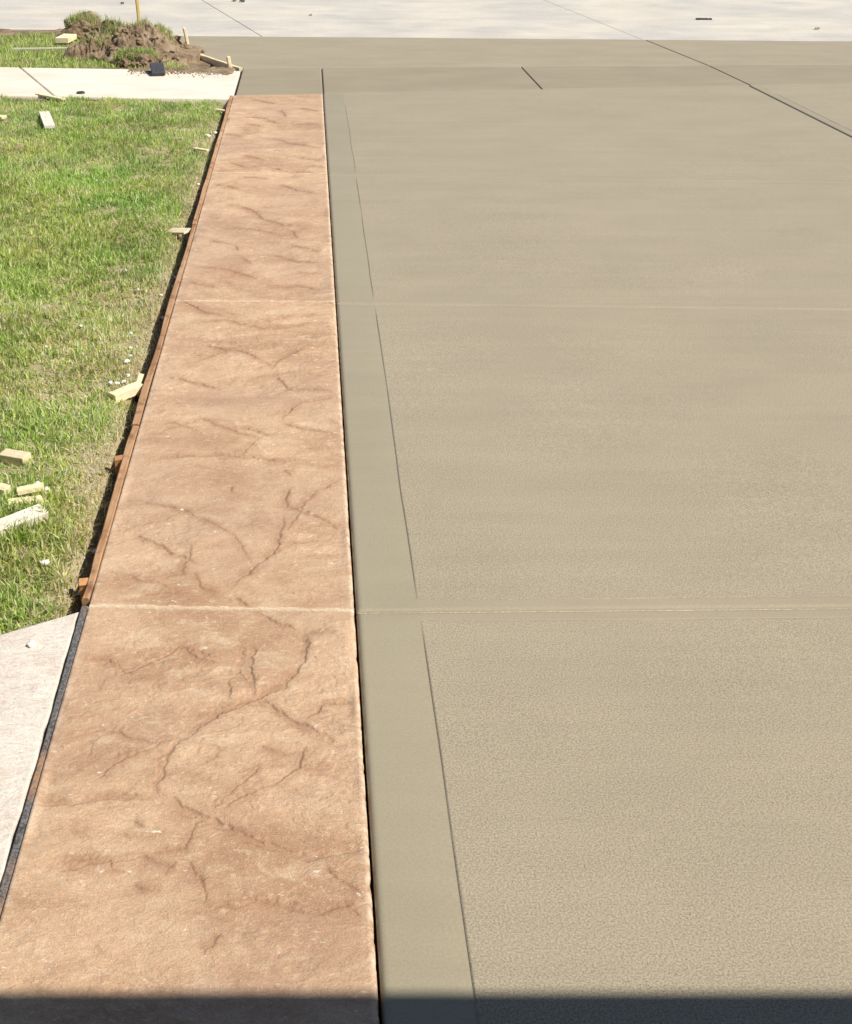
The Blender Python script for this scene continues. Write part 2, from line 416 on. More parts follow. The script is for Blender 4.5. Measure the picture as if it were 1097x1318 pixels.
slab('slab', apron, (xa0+.004, S1(xa0)+.003), (XE, S1(XE)+.003), (XE, ST(XE)), (xa1+.004, ST(xa1)), [M['apron']], zf=zs, seed=32, edge=.008, depth=.012)

# ---- street
zst = lambda X, D: ZS - .012 + .012*np.clip(np.asarray(D)-13.4, -1, 4)
SW = 8.5
street = sheet('street', [(-30, ST(-30)+.0), (40, ST(40)), (40, ST(40)+SW), (-30, ST(-30)+SW)], ZS-.05, M['base'], thick=.1)
tag(street, 'pale bleached concrete street with joints and dark specks', 'street', kind='structure')
p0, p1 = G(312, 44, ZS), G(235, 0, ZS); q0, q1 = G(812, 47, ZS), G(720, 20, ZS)
jt = [lambda D: -30.0, lambda D: p0.x+(p1.x-p0.x)*(D-p0.y)/(p1.y-p0.y), lambda D: q0.x+(q1.x-q0.x)*(D-q0.y)/(q1.y-q0.y)*.6, lambda D: 9.0+.1*(D-13.5), lambda D: 40.0]
gs = (.004, .0035, .0005, .004, .004)
for i in range(4):
    for k, (da, db) in enumerate(((.004, 4.1), (4.11, SW))):
        a, b = jt[i], jt[i+1]
        xa, xb = a(13.5+da), b(13.5+da); xc, xd = b(13.5+db), a(13.5+db)
        slab('slab', street, (xa+gs[i], ST(xa)+da), (xb-gs[i+1], ST(xb)+da), (xc-gs[i+1], ST(xc)+db), (xd+gs[i], ST(xd)+db), [M['street']], zf=zst, und=.006, step=.4, seed=40+i*2+k, edge=.008, depth=.006, thick=.04)

# ---- old sidewalk on the left
ow = sheet('old_sidewalk', [(-9, G(0, 122).y+.02), (-.60, G(300, 126.5).y+.03), (-.60, G(308, 91).y-.03), (-9, G(0, 86).y-.03)], -.02, M['base'])
tag(ow, 'bleached cream old sidewalk between the two grass areas', 'sidewalk', kind='structure')
fr = line((0, 122), (301, 127)); bk = line((0, 86), (309, 91))
jo0, jo1 = G(70, 123), G(25, 87)
slab('slab', ow, (jo0.x+.005, fr(jo0.x)), (-.585, fr(-.585)), (-.582, bk(-.582)), (jo1.x+.005, bk(jo1.x)), [M['oldwalk']], seed=51, edge=.012, depth=.012)
slab('slab', ow, (jo0.x-1.9, fr(jo0.x-1.9)), (jo0.x-.005, fr(jo0.x)), (jo1.x-.005, bk(jo1.x)), (jo1.x-1.9, bk(jo1.x-1.9)), [M['oldwalk']], seed=52, edge=.012, depth=.012)
slab('slab', ow, (-9, fr(-9)), (jo0.x-1.91, fr(jo0.x-1.91)), (jo1.x-1.91, bk(jo1.x-1.91)), (-9, bk(-9)), [M['oldwalk']], seed=53, edge=.012, depth=.012)

# ---- pale stamped walkway at the lower left
WZ = -.006
wa, wb = G(104, 786, WZ), G(0, 816, WZ)
wed = lambda X: wa.y + (wb.y-wa.y)/(wb.x-wa.x)*(X-wa.x)*(1 + .0*X)
pw = sheet('walkway', [(-5.5, D0), (-.605, D0), (-.605, wa.y-.01), (-5.5, wed(-2.5)-.01)], WZ-.02, M['base'])
tag(pw, 'sun bleached pale stamped walkway beside the tan path', 'walkway', kind='structure')
slab('slab', pw, (-2.2, D0), (-.598, D0), (-.598, wa.y), (-2.2, wed(-2.2)), [M['palewalk']], seed=61, und=.004, step=.03, jag=.004, zf=lambda X, D: WZ+0*X)
slab('slab', pw, (-5.5, D0), (-2.21, D0), (-2.21, wed(-2.2)), (-5.5, wed(-2.5)), [M['palewalk']], seed=62, und=.004, step=.06, zf=lambda X, D: WZ+0*X)

# ------------------------------------------------------------------ stamped path
CR = []
def cr(off, sc, strength, *lines_):
    for l in lines_: CR.append(([(off[0]+x*sc, off[1]+y*sc) for x, y in l], strength))
cr((200, 100), .3282, 1.25,
   [(370, 85), (480, 105)], [(490, 125), (515, 158)], [(520, 180), (655, 185)], [(350, 180), (445, 198)], [(450, 235), (540, 262), (655, 280)],
   [(340, 305), (430, 322)], [(435, 350), (520, 370), (660, 375)], [(470, 415), (560, 445), (665, 462)], [(225, 415), (350, 448)],
   [(240, 492), (380, 520), (420, 555), (500, 580), (665, 590)], [(390, 515), (665, 495)], [(200, 640), (310, 662), (330, 690)],
   [(510, 655), (665, 692)], [(330, 710), (380, 735)], [(540, 762), (680, 775)], [(95, 875), (170, 912)], [(200, 550), (260, 553)], [(530, 595), (560, 640)], [(330, 150), (420, 160), (500, 185)], [(560, 120), (650, 135)], [(280, 330), (360, 350), (440, 348)], [(260, 220), (360, 235)], [(560, 310), (660, 325)], [(330, 390), (460, 400)], [(230, 590), (400, 600), (520, 625)], [(160, 740), (300, 760), (420, 800)], [(440, 690), (560, 720), (670, 730)], [(400, 830), (560, 815), (680, 840)], [(120, 800), (260, 830)])
cr((180, 380), .3464, 1.0,
   [(160, 25), (250, 70), (350, 80)], [(350, 110), (500, 95), (720, 65)], [(235, 180), (350, 215)], [(70, 298), (200, 325), (325, 357)],
   [(490, 290), (515, 310), (545, 350), (700, 355), (735, 375)], [(740, 375), (600, 400), (560, 430), (515, 475)], [(515, 475), (600, 500), (740, 520)],
   [(300, 490), (400, 500), (470, 525), (600, 505)], [(90, 470), (170, 490), (235, 512)], [(0, 612), (100, 605), (270, 597), (385, 602), (500, 620), (700, 620)],
   [(460, 525), (400, 570), (385, 602)], [(530, 655), (580, 675)], [(575, 705), (550, 750), (548, 790), (640, 820), (720, 855)], [(340, 710), (335, 745)])
cr((100, 660), .3646, 1.0,
   [(185, 70), (245, 100), (310, 135), (390, 175), (460, 198)], [(420, 205), (425, 270), (520, 285)], [(725, 0), (720, 60), (700, 130), (640, 190), (560, 250), (520, 290)],
   [(700, 130), (780, 105), (900, 95)], [(780, 0), (860, 25), (940, 65)], [(545, 290), (600, 335), (690, 385), (790, 432)], [(790, 432), (930, 420)],
   [(365, 480), (420, 515), (500, 535)], [(535, 590), (540, 660)], [(0, 515), (110, 520), (170, 560)], [(200, 290), (330, 285), (420, 280)])
cr((100, 660), .3646, 1.5, [(790, 440), (800, 480), (765, 560), (720, 610), (640, 650), (560, 690), (470, 720), (370, 800), (340, 820)],
   [(610, 475), (600, 540), (620, 640)], [(575, 480), (570, 560), (600, 620)], [(655, 670), (740, 730), (880, 805)])
cr((60, 900), .4011, 1.4, [(420, 130), (360, 210), (350, 270), (340, 300)], [(340, 300), (420, 350), (540, 400), (700, 470), (830, 510), (1005, 490)],
   [(-30, 333), (130, 330), (230, 315), (340, 310)])
cr((60, 900), .4011, .9, [(840, 140), (810, 230), (740, 270), (640, 310), (540, 385)], [(810, 240), (930, 215)], [(360, 150), (250, 190), (160, 260)],
   [(270, 400), (330, 430)], [(230, 435), (330, 445), (400, 420)], [(690, 155), (780, 195)],
   [(890, 530), (960, 600), (1020, 660)], [(940, 650), (1040, 720)], [(660, 650), (770, 655), (880, 662)])
cr((0, 1018), .31, .8, [(230, 290), (400, 290), (460, 300), (515, 350)], [(555, 395), (620, 410), (690, 408)], [(680, 360), (740, 300)],
   [(780, 290), (830, 390), (850, 500)], [(990, 610), (1090, 640)], [(840, 680), (930, 600)])
cr((0, 0), 1., .6, [(113, 850), (170, 865), (230, 835), (300, 850)], [(60, 960), (130, 940), (200, 960), (250, 945)], [(390, 930), (420, 905), (465, 900)],
   [(250, 1180), (330, 1160), (400, 1175), (478, 1165)], [(60, 1125), (120, 1112), (180, 1105), (250, 1130)], [(345, 985), (310, 1010), (270, 1040)], [(150, 640), (230, 655), (300, 690), (330, 735)],
   [(365, 690), (400, 640), (445, 612)], [(190, 562), (260, 540), (310, 560), (365, 572)], [(215, 478), (300, 450), (350, 470), (400, 445), (435, 440)], [(130, 735), (190, 750), (250, 765)],
   [(225, 420), (290, 412), (340, 425), (432, 415)], [(255, 1040), (240, 1090), (180, 1105)], [(250, 700), (235, 740), (190, 750)])
CRW = [([G(*p) for p in l], s) for l, s in CR]
for k in range(26):   # the part towards the house, seen only from further back
    x, y = rng.uniform(XL+.05, XR-.25), rng.uniform(D0, 1.4); a = rng.uniform(-.5, .5); L = rng.uniform(.1, .35)
    CRW.append(([Vector((x, y, 0)), Vector((x+L*.5, y+L*.5*a, 0)), Vector((x+L, y+L*a*.6, 0))], .9))

def relief(X, D):
    wx = fbm(X*24, D*24, 4, 70, .6)*.006; wy = fbm(X*24, D*24, 4, 90, .6)*.006
    x = X+wx; y = D+wy
    t = fbm(X*3.0+4*wx, D*4.4+4*wy, 6, 11, .55)*3.4
    fl = np.floor(t); terr = (fl+sstep(.42, .58, t-fl))*.0017*sstep(-.3, .3, fbm(X*4, D*4, 2, 15))
    h = terr + fbm(X*9, D*13, 4, 31)*.0013 + fbm(X*38, D*50, 3, 41, .6)*.0005
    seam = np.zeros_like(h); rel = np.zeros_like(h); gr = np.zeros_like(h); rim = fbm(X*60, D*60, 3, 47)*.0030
    for pts, s in CRW:
        m = .055; xs_ = [p.x for p in pts]; ys_ = [p.y for p in pts]
        box = (x > min(xs_)-m) & (x < max(xs_)+m) & (y > min(ys_)-m) & (y < max(ys_)+m)
        if not box.any(): continue
        bx, by = x[box], y[box]
        tot = sum((b-a).length for a, b in zip(pts[:-1], pts[1:])); run = 0
        dm = np.full(bx.shape, 9.); sm = np.zeros(bx.shape); fm = np.zeros(bx.shape)
        for a, b in zip(pts[:-1], pts[1:]):
            L = (b-a).length; px, py = bx-a.x, by-a.y; ux, uy = (b.x-a.x)/L, (b.y-a.y)/L
            tt = np.clip(px*ux+py*uy, 0, L); d = np.hypot(px-tt*ux, py-tt*uy)
            nx, ny = -uy, ux
            if nx*.8+ny*.6 < 0: nx, ny = -nx, -ny
            sg = np.where(px*nx+py*ny >= 0, 1., -1.); c = d < dm
            dm = np.where(c, d, dm); sm = np.where(c, sg, sm); fm = np.where(c, (run+tt)/tot, fm); run += L
        kf = 1+np.clip((by-4.2)/3., 0, 1.3)
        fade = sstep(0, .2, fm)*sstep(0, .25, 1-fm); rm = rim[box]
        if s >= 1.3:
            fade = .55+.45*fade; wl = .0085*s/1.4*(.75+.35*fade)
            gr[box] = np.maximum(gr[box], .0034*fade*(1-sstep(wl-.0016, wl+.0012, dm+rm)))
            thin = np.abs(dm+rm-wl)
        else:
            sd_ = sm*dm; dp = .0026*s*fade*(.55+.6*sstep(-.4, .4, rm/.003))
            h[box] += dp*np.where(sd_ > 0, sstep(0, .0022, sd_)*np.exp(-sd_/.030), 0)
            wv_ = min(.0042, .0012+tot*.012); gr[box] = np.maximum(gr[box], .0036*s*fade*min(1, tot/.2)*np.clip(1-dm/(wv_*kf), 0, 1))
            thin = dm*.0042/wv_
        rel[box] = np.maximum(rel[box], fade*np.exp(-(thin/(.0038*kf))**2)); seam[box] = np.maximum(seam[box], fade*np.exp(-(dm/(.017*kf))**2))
    pits = sstep(.12, .02, np.abs(X-.065))*sstep(.5, .1, np.abs(D-2.2))
    return h-gr, rel, pits, seam

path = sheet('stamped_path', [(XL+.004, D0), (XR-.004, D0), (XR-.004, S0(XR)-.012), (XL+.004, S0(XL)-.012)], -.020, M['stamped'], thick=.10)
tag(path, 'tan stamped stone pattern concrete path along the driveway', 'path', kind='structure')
PJ1 = line((113, 781), (458, 787)); PJ2 = line((231, 388), (428, 389)); PJ3 = line((218, 222), (420, 224)); PE = line((300, 123), (415, 121))
prow = [(lambda X: D0, PJ1, [(D0, 1.35, .02), (1.35, 9, .0026)]), (PJ1, PJ2, [(0, 9, .0036)]), (PJ2, PJ3, [(0, 9, .006)]), (PJ3, PE, [(0, 99, .007)])]
for r, (a, b, res) in enumerate(prow):
    am, bm_ = a(-.22), b(-.22); V = [0]
    while V[-1] < bm_-am:
        d = am+V[-1]; st = [q[2] for q in res if q[0] <= d < q[1] or q is res[-1]][0]; V.append(V[-1]+st)
    V = np.array(V); V = V/V[-1]
    e = np.array([.0004, .0015, .004, .008])/(bm_-am)
    V = np.unique(np.concatenate([[0], e, V[1:-1][(V[1:-1] > e[-1]) & (V[1:-1] < 1-e[-1])], 1-e, [1]]))
    st = [.0028, .0038, .006, .006][r]; W = XR-XL
    U = np.arange(.008, W-.008, st); U = np.concatenate([[0, .0004, .0015, .004], U, [W-.004, W-.0015, W-.0004, W]])
    uu, vv = np.meshgrid(U, V); X = XL+uu
    gp = .004 if r == 0 else .003
    lo, hi = a(X)+(gp if r else 0), b(X)-gp; Dg = lo+(hi-lo)*vv
    h, rel, pits, seam = relief(X, Dg)
    ln = hi-lo; de = np.minimum(np.minimum(uu+.002, W-uu), np.minimum(vv*ln, (1-vv)*ln))
    ero = np.clip(fbm(X*30, Dg*30, 3, 66), -1, 1)*.003
    z = h*sstep(0, .03, de) + .003 - .012*np.clip(1-(de+ero*0)/.007, 0, 1)**2
    X2 = X + np.where(uu > W-.02, np.exp(-(W-uu)/.005)*(np.minimum(fbm(Dg*26, Dg*0, 5, 77, .7)+.15, .1)*.0014), 0)
    worn_lit = np.exp(-(W-uu)/.007)*.9 + .55*np.exp(-uu/.010)+ np.where(np.minimum(vv*ln, (1-vv)*ln) < .0065, (1.55, 1.55, 1.2, 1.1)[r], 0)  # rim mask: worn edges plus the bright sunlit edge put into the colour
    co = np.stack([X2, Dg, z], 2).reshape(-1, 3); nu, nv = len(U), len(V)
    ring = list(range(nu)) + [k*nu+nu-1 for k in range(1, nv)] + [(nv-1)*nu+c for c in range(nu-2, -1, -1)] + [k*nu for k in range(nv-2, 0, -1)]
    low = co[ring].copy(); low[:, 2] = -.09; n0 = len(co); k = len(ring)
    ra = np.array(ring); i = np.arange(k); sk = np.stack([ra, n0+i, n0+(i+1) % k, np.roll(ra, -1)], 1)
    me = mesh_np('slab', np.concatenate([co, low]), np.concatenate([grid_quads(nu, nv), sk]), smooth=True)
    fattr(me, 'release', np.concatenate([np.clip(rel, 0, 1).ravel(), np.zeros(k)])); fattr(me, 'worn_lit', np.concatenate([np.clip(worn_lit, 0, 2).ravel(), np.zeros(k)]))
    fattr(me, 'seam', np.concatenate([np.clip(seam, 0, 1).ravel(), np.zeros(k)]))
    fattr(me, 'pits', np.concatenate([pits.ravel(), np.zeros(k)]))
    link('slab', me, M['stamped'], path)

# ------------------------------------------------------------------ lawn earth
def earth(name, x0, x1, dlo, dhi, zfun, nx, ny, mat):
    U = np.linspace(0, 1, nx); V = np.linspace(0, 1, ny); uu, vv = np.meshgrid(U**.6 if False else U, V)
    X = x0+(x1-x0)*uu; Y = dlo(X)+(dhi(X)-dlo(X))*vv
    me = mesh_np(name, np.stack([X, Y, zfun(X, Y)], 2).reshape(-1, 3), grid_quads(nx, ny), smooth=True)
    return link(name, me, mat)
LZ = -.030
def lawn_z(X, Y):
    X = np.asarray(X, float); Y = np.asarray(Y, float)
    e = -.612-X
    return LZ + .012*fbm(X*3, Y*3, 3, 5) + .008*fbm(X*14, Y*14, 3, 6) - .060*np.exp(-(e/(.045+.018*fbm(Y*4, Y*0, 2, 9)))**2) - .02*np.exp(-e/.12)
lawn = earth('lawn', -6.0, -.600, lambda X: np.minimum(wed(np.maximum(X, -2.5)), wa.y)-.02, lambda X: fr(X)+.01, lawn_z, 300, 420, M['soil'])
lawn.data.transform(Matrix.Identity(4))
tag(lawn, 'lawn soil between old sidewalk and pale walkway', 'lawn', kind='structure')
pk_z = lambda X, Y: -.015 - .085*sstep(-1.45, -1.0, X)*sstep(0, .2, Y-bk(X)) + .012*fbm(X*3, Y*3, 3, 15) + .008*fbm(X*14, Y*14, 3, 16)
pkhi = lambda X: ST(X)-.05
park = earth('verge', -9.0, -.62, lambda X: bk(X)-.01, lambda X: np.where(X > -1.45, np.minimum(pkhi(X), bk(X)+.10+(-.62-X)*2.15), pkhi(X)), pk_z, 160, 70, M['earth'])
tag(park, 'grassy verge strip of earth between sidewalk and street', 'verge', kind='structure')
kb = sheet('kerb', [(-30, ST(-30)-.10), (-1.42, ST(-1.42)-.10), (-1.42, ST(-1.42)-.004), (-30, ST(-30)-.004)], -.005, M['street'], thick=.12)
tag(kb, 'low pale concrete kerb along the grassy verge', 'kerb', kind='structure')

# ------------------------------------------------------------------ grass
def blades(name, X, Y, zf, hgt, wid, cols, parent=None, lean=.55, zb=None):
    n = len(X); a = rng.uniform(0, 2*np.pi, n); ln = np.abs(rng.normal(0, lean, n)); la = rng.uniform(0, 2*np.pi, n)
    z = (zf(X, Y) if zb is None else zb) - .006
    wx, wy = np.cos(a)*wid/2, np.sin(a)*wid/2; lx, ly = np.cos(la)*np.sin(ln), np.sin(la)*np.sin(ln); up = np.cos(np.minimum(ln, 1.4))
    P = lambda k, f, s: np.stack([X+lx*hgt*k*f+wx*s, Y+ly*hgt*k*f+wy*s, z+hgt*up*k*(1.08 if k < 1 else .95)], 1)
    co = np.stack([P(0, 0, -1), P(0, 0, 1), P(.55, .7, .85), P(.55, .7, -.85), P(1, 1.25, 0)], 1).reshape(-1, 3)
    b = np.arange(n)*5
    me = mesh_np(name, co, np.stack([b, b+1, b+2, b+3], 1), np.stack([b+3, b+2, b+4], 1), smooth=True)
    cattr(me, 'tint', np.repeat(cols, 5, 0))
    return link(name, me, M['grass'], parent)
GREENS = np.array([(.32, .48, .07), (.43, .58, .11), (.56, .68, .20), (.22, .36, .06), (.74, .79, .36)])
STRAW = np.array([(.76, .69, .38), (.84, .80, .52), (.66, .56, .30)])
def tints(n, dry):
    g_ = GREENS[rng.integers(0, 5, n)]*rng.uniform(.8, 1.2, (n, 1)); s_ = STRAW[rng.integers(0, 3, n)]*rng.uniform(.75, 1.15, (n, 1))
    return np.where((rng.random(n) < dry)[:, None], s_, g_)
def lawn_pts(n, x0, x1, dlo, dhi):
    X = x0+(x1-x0)*rng.random(n); Y = dlo+(dhi-dlo)*rng.random(n)
    ok = (Y > wed(np.maximum(X, -2.5))+.005) & (Y < fr(X)-.015) & (X < -.60); return X[ok], Y[ok]
Xs, Ys = [], []
for n, xa, xb, da, db in ((92000, -1.5, -.62, 2.5, 5.2), (104000, -2.1, -.62, 5.2, 7.9), (86000, -2.8, -.62, 7.9, 10.6), (40000, -6, -1.5, 2.5, 10.6)):
    a, b = lawn_pts(n, xa, xb, da, db); Xs.append(a); Ys.append(b)
X = np.concatenate(Xs); Y = np.concatenate(Ys)
e = -.612-X
edge_w = .05+.075*sstep(9.5, 5.0, Y)+.07*fbm(Y*1.6, X*0, 3, 21)
dryn = fbm(X*1.3, Y*.9, 4, 25)
bare = sstep(.02, 1, e/np.maximum(edge_w, .03))
patch = np.exp(-((X+1.0)/.35)**2-((Y-4.45)/.38)**2) + .8*np.exp(-((X+1.02)/.2)**2-((Y-3.75)/.25)**2) + .6*np.exp(-((X+.75)/.14)**2-((Y-4.9)/.9)**2)
keep = rng.random(len(X)) < (.42+.58*bare)*sstep(.012, .05, e+.012*fbm(Y*9, X*9, 2, 40))*(1-.20*np.clip(patch, 0, 1))*(.80+.2*sstep(-.6, .2, -dryn))
X, Y, e, bare, patch, dryn = [k[keep] for k in (X, Y, e, bare, patch, dryn)]
dry = np.clip(.10+.66*(1-bare)+.22*patch+.17*sstep(.0, .6, dryn), 0, .9)
hg = rng.uniform(.018, .055, len(X))*(.55+.45*bare)*np.clip(.9+.3*fbm(X*5, Y*5, 2, 28)+.45*fbm(X*19, Y*19, 2, 29), .3, 1.7)*(1-.3*np.clip(patch, 0, 1))
cl = tints(len(X), dry)*(1+.2*fbm(X*4, Y*4, 3, 33))[:, None]*(1+np.stack([.14, .0, .1])*fbm(X*2.3, Y*2.3, 3, 37)[:, None])
cl = np.clip(cl, .01, .8)
gr = blades('grass', X, Y, lawn_z, hg, rng.uniform(.0030, .0065, len(X)), cl, lean=.85)
tag(gr, 'sunlit lawn grass between pale walkway and old sidewalk', 'grass', kind='stuff')
# lying straw
n = 9000; X = -.625-np.abs(rng.normal(0, .16, n)); Y = rng.uniform(2.9, 10.3, n); ok = (Y > wed(X)+.01); X, Y = X[ok], Y[ok]
st = blades('straw', X, Y, lawn_z, rng.uniform(.02, .05, len(X)), rng.uniform(.0018, .0032, len(X)), tints(len(X), .95), lean=1.5, zb=lawn_z(X, Y)+.012)
tag(st, 'dry clipped straw lying along the form board', 'straw', kind='stuff')
# verge grass
n = 30000; X = rng.uniform(-4.2, -1.0, n); Y = rng.uniform(11.5, 13.6, n)
mc = G(172, 80, 0)
ok = (Y > bk(X)+.03) & (Y < ST(X)-.11) & (((X-G(185, 70).x)/.62)**2+((Y-G(185, 70).y-.12)/.52)**2 > 1+.25*fbm(X*6, Y*6, 2, 3)) & (X < -1.05-(Y-12.0)*.30)
X, Y = X[ok], Y[ok]
vg = blades('verge_grass', X, Y, pk_z, rng.uniform(.03, .075, len(X)), rng.uniform(.004, .007, len(X)), tints(len(X), .14))
tag(vg, 'bright green verge grass left of the dirt mound', 'grass', kind='stuff')

# ------------------------------------------------------------------ form boards, felt, stakes
def box_mesh(name, L, W, T, bev=.002, jit=.0, seed=0, seg=6):
    bm = bmesh.new(); bmesh.ops.create_cube(bm, size=1)
    long_e = [e_ for e_ in bm.edges if abs((e_.verts[0].co-e_.verts[1].co).x) > .5]
    bmesh.ops.subdivide_edges(bm, edges=long_e, cuts=seg, use_grid_fill=True)
    r_ = random.Random(seed)
    for v in bm.verts:
        end = abs(v.co.x) > .49
        v.co = Vector((v.co.x*L, v.co.y*W, v.co.z*T))
        if jit: v.co += Vector((r_.uniform(-1, 1)*(jit if end else 0), r_.uniform(-1, 1)*jit*.5, r_.uniform(-1, 1)*jit*.4))
    bmesh.ops.bevel(bm, geom=[e_ for e_ in bm.edges if e_.calc_face_angle(0) > .6], offset=bev, segments=1, affect='EDGES')
    bmesh.ops.recalc_face_normals(bm, faces=bm.faces)
    me = bpy.data.meshes.new(name); bm.to_mesh(me); bm.free(); return me

def board_between(name, a, b, T, Hh, mat, bow=0., seed=0, ztop=0., n=24):
    """a plank on edge from a to b (left edges), width T to the left, top at ztop"""
    a, b = Vector(a), Vector(b); L = (b-a).length; d = (b-a)/L; nrm = Vector((-d.y, d.x, 0))
    co = []; 
    s = np.linspace(0, 1, n)
    bw = bow*np.sin(np.pi*s) + .002*fbm(s*5, s*0, 3, seed)
    ch = .003
    for i in range(n):
        wv = T*(1+.16*float(fbm(s[i]*6, 0., 2, seed+3)))
        zt = ztop + .0025*float(fbm(s[i]*9, 0., 3, seed+6))
        for off, z in ((0, -Hh), (0, zt-ch), (ch, zt), (wv-ch, zt), (wv, zt-ch), (wv, -Hh)):
            p = a + d*(L*float(s[i])) + nrm*(off+float(bw[i])); co.append((p.x, p.y, z + (p.z if z > -Hh+1e-6 else 0)))
    f = [(i*6+k, i*6+(k+1) % 6, (i+1)*6+(k+1) % 6, (i+1)*6+k) for i in range(n-1) for k in range(6)]
    f += [tuple(range(5, -1, -1)), tuple((n-1)*6+k for k in range(6))]
    me = bpy.data.meshes.new(name); me.from_pydata(co, [], f); me.update()
    bm = bmesh.new(); bm.from_mesh(me); bmesh.ops.recalc_face_normals(bm, faces=bm.faces); bm.to_mesh(me); bm.free()
    return link(name, me, mat)

ya = wa.y+.045
segs = [(ya, 4.02, 'stained form board beside path from pale walkway to first stake'), (4.03, 6.55, 'stained form board beside path in its middle stretch'),
        (6.56, PE(XL)-.02, 'stained form board beside path reaching the old sidewalk')]
for i, (y0, y1, lb) in enumerate(segs):
    o = board_between('form_board', (XL-.0015-(.002 if i % 2 else 0), y0, 0), (XL-.0015, y1, 0), .023, .10, M['form'], seed=i*7+1, ztop=.004)
    tag(o, lb, 'form board', 'form boards along the path')
# felt joint
o = board_between('expansion_strip', (XL-.0008, D0, 0), (XL-.0008, wa.y+.015, 0), .0165, .09, M['felt'], seed=30, ztop=-.001, n=90)
tag(o, 'dark grey felt expansion strip between path and pale walkway', 'joint strip')

def lumber(label, p, q, W, T, mat='pine', z=None, tilt=0, roll=0, group='wood scraps on the lawn', name='wood_scrap', lift=0., cat='wood scrap', seed=None):
    a, b = G(*p, LZ+.02), G(*q, LZ+.02); c = (a+b)/2; L = max((b-a).length, .02)
    zz = (float(lawn_z(c.x, c.y)) if z is None else z)
    me = box_mesh(name, L, W, T, .0018, .0012, seed=seed or int(p[0]*7+p[1]))
    o = link(name, me, M[mat]); o.location = (c.x, c.y, zz+T/2+.004+lift)
    o.rotation_euler = (R(roll), R(tilt), math.atan2(b.y-a.y, b.x-a.x)); tag(o, label, cat, group); return o
lumber('large pale board scrap on grass at the left picture edge', (-22, 692), (57, 664), .055, .038, 'pinegrey', roll=6, tilt=-2)
lumber('upper of two small wood strips beside the large board scrap', (22, 637), (57, 632), .028, .018, 'pine', tilt=-3, lift=.014)
lumber('lower of two small wood strips beside the large board scrap', (10, 649), (54, 642), .030, .020, 'pine', tilt=2)
lumber('short wood scrap cut off by left edge, near the strips', (-18, 628), (11, 634), .040, .022, 'pine', tilt=2)
lumber('yellow wood block alone in dry grass at left edge', (4, 586), (36, 594), .045, .035, 'pine', tilt=-4, roll=5)
lumber('thick pine block end-on beside the form board', (144, 506), (181, 494), .042, .034, 'pine', tilt=-4)
lumber('thin pine wedge standing behind the thick pine block', (176, 496), (181, 476), .024, .030, 'pine', roll=12, lift=.02)
lumber('flat pale splinter leaning on the form board at mid lawn', (216, 290), (243, 296), .075, .012, 'pine', tilt=-9, roll=6, lift=.03)
lumber('narrow curved wood scrap standing out in upper lawn', (57, 148), (64, 166), .075, .025, 'pinegrey', lift=.02)
lumber('long thin splinter on grass by the old sidewalk', (48, 123), (82, 130), .04, .014, 'pine', lift=.03)
lumber('small wood bit at left edge of upper lawn', (-8, 153), (6, 154), .07, .02, 'pine', lift=.02)
lumber('short splinter near the path end of the lawn', (276, 139), (291, 141), .035, .012, 'pine', lift=.02)
lumber('thin splinter below the path end on the lawn', (250, 191), (268, 194), .03, .012, 'pine', lift=.025)
lumber('tan bark chunk lying on verge before the mound', (80, 60), (98, 51), .13, .05, 'pine', z=0.0, lift=.02, group='wood on the verge')
lumber('long thin twig lying across the verge grass', (18, 72), (92, 71), .018, .014, 'pinegrey', z=0.0, lift=.045, group='wood on the verge', cat='twig', name='twig')

def stake(label, base, top, W, mat, zb, group, T=None, name='wood_stake', lean=None):
    """a sawn stake driven in at a surveyed base; its height follows from its top"""
    b = G(*base, zb); hgt = (base[1]-top[1])*( (b.y*math.cos(PITCH)+(H-zb)*math.sin(PITCH))/F)/math.cos(PITCH)*1.0
    me = box_mesh(name, hgt+.15, W, T or W, .003, .002, seed=int(base[0]))
    me.transform(Matrix.Rotation(-math.pi/2, 4, 'Y')); me.transform(Matrix.Translation((0, 0, (hgt-.15)/2)))
    o = link(name, me, M[mat]); o.location = b
    sc = (b.y*math.cos(PITCH)+(H-zb)*math.sin(PITCH))/F
    o.rotation_euler = (0, math.atan2((top[0]-base[0])*sc, hgt), .3); tag(o, label, 'stake', group); return o
stake('tall yellow survey stake rising from the dirt mound', (183, 62), (178, -16), .030, 'stake', 0, 'survey stakes')
stake('mid height wood stake beside the apron form board', (244, 67), (238, 39), .040, 'pine', -.03, 'form stakes', T=.025)
stake('short stub stake at the apron form corner', (296, 86), (294, 74), .040, 'pine', -.01, 'form stakes', T=.03)
def stub(label, px, W, T, rise):
    c = G(*px, 0); me = box_mesh('form_stake', .12+rise, W, T, .003, .003, seed=int(px[1])); me.transform(Matrix.Rotation(-math.pi/2, 4, 'Y'))
    o = link('form_stake', me, M['rust']); o.location = (c.x, c.y, rise-(.12+rise)/2); o.rotation_euler = (R(3), R(-5), R(8)); tag(o, label, 'stake', 'stake stubs along the path form')
stub('orange stake stub beside form board in the middle lawn', (154, 588), .028, .03, .003)
stub('rusty orange stake stub at the walkway corner', (110, 746), .032, .030, -.002)
def flare_pt(f):
    x = -.562+(-1.40+.562)*f; y = S1(-.562)+(ST(-1.40)-S1(-.562))*f; x -= .155*min(f/.49, (1-f)/.51)
    return (x-.002, y, float(zs(x, y)))
for p, q, lb in ((flare_pt(.495), flare_pt(.90), 'far short form board along the apron flare'), (flare_pt(.0), flare_pt(.485), 'near long form board along the apron flare')):
    o = board_between('form_board', p, q, .036, .16, M['pine'], seed=int(q[0]*50), ztop=.006)
    tag(o, lb, 'form board', 'form boards along the apron')

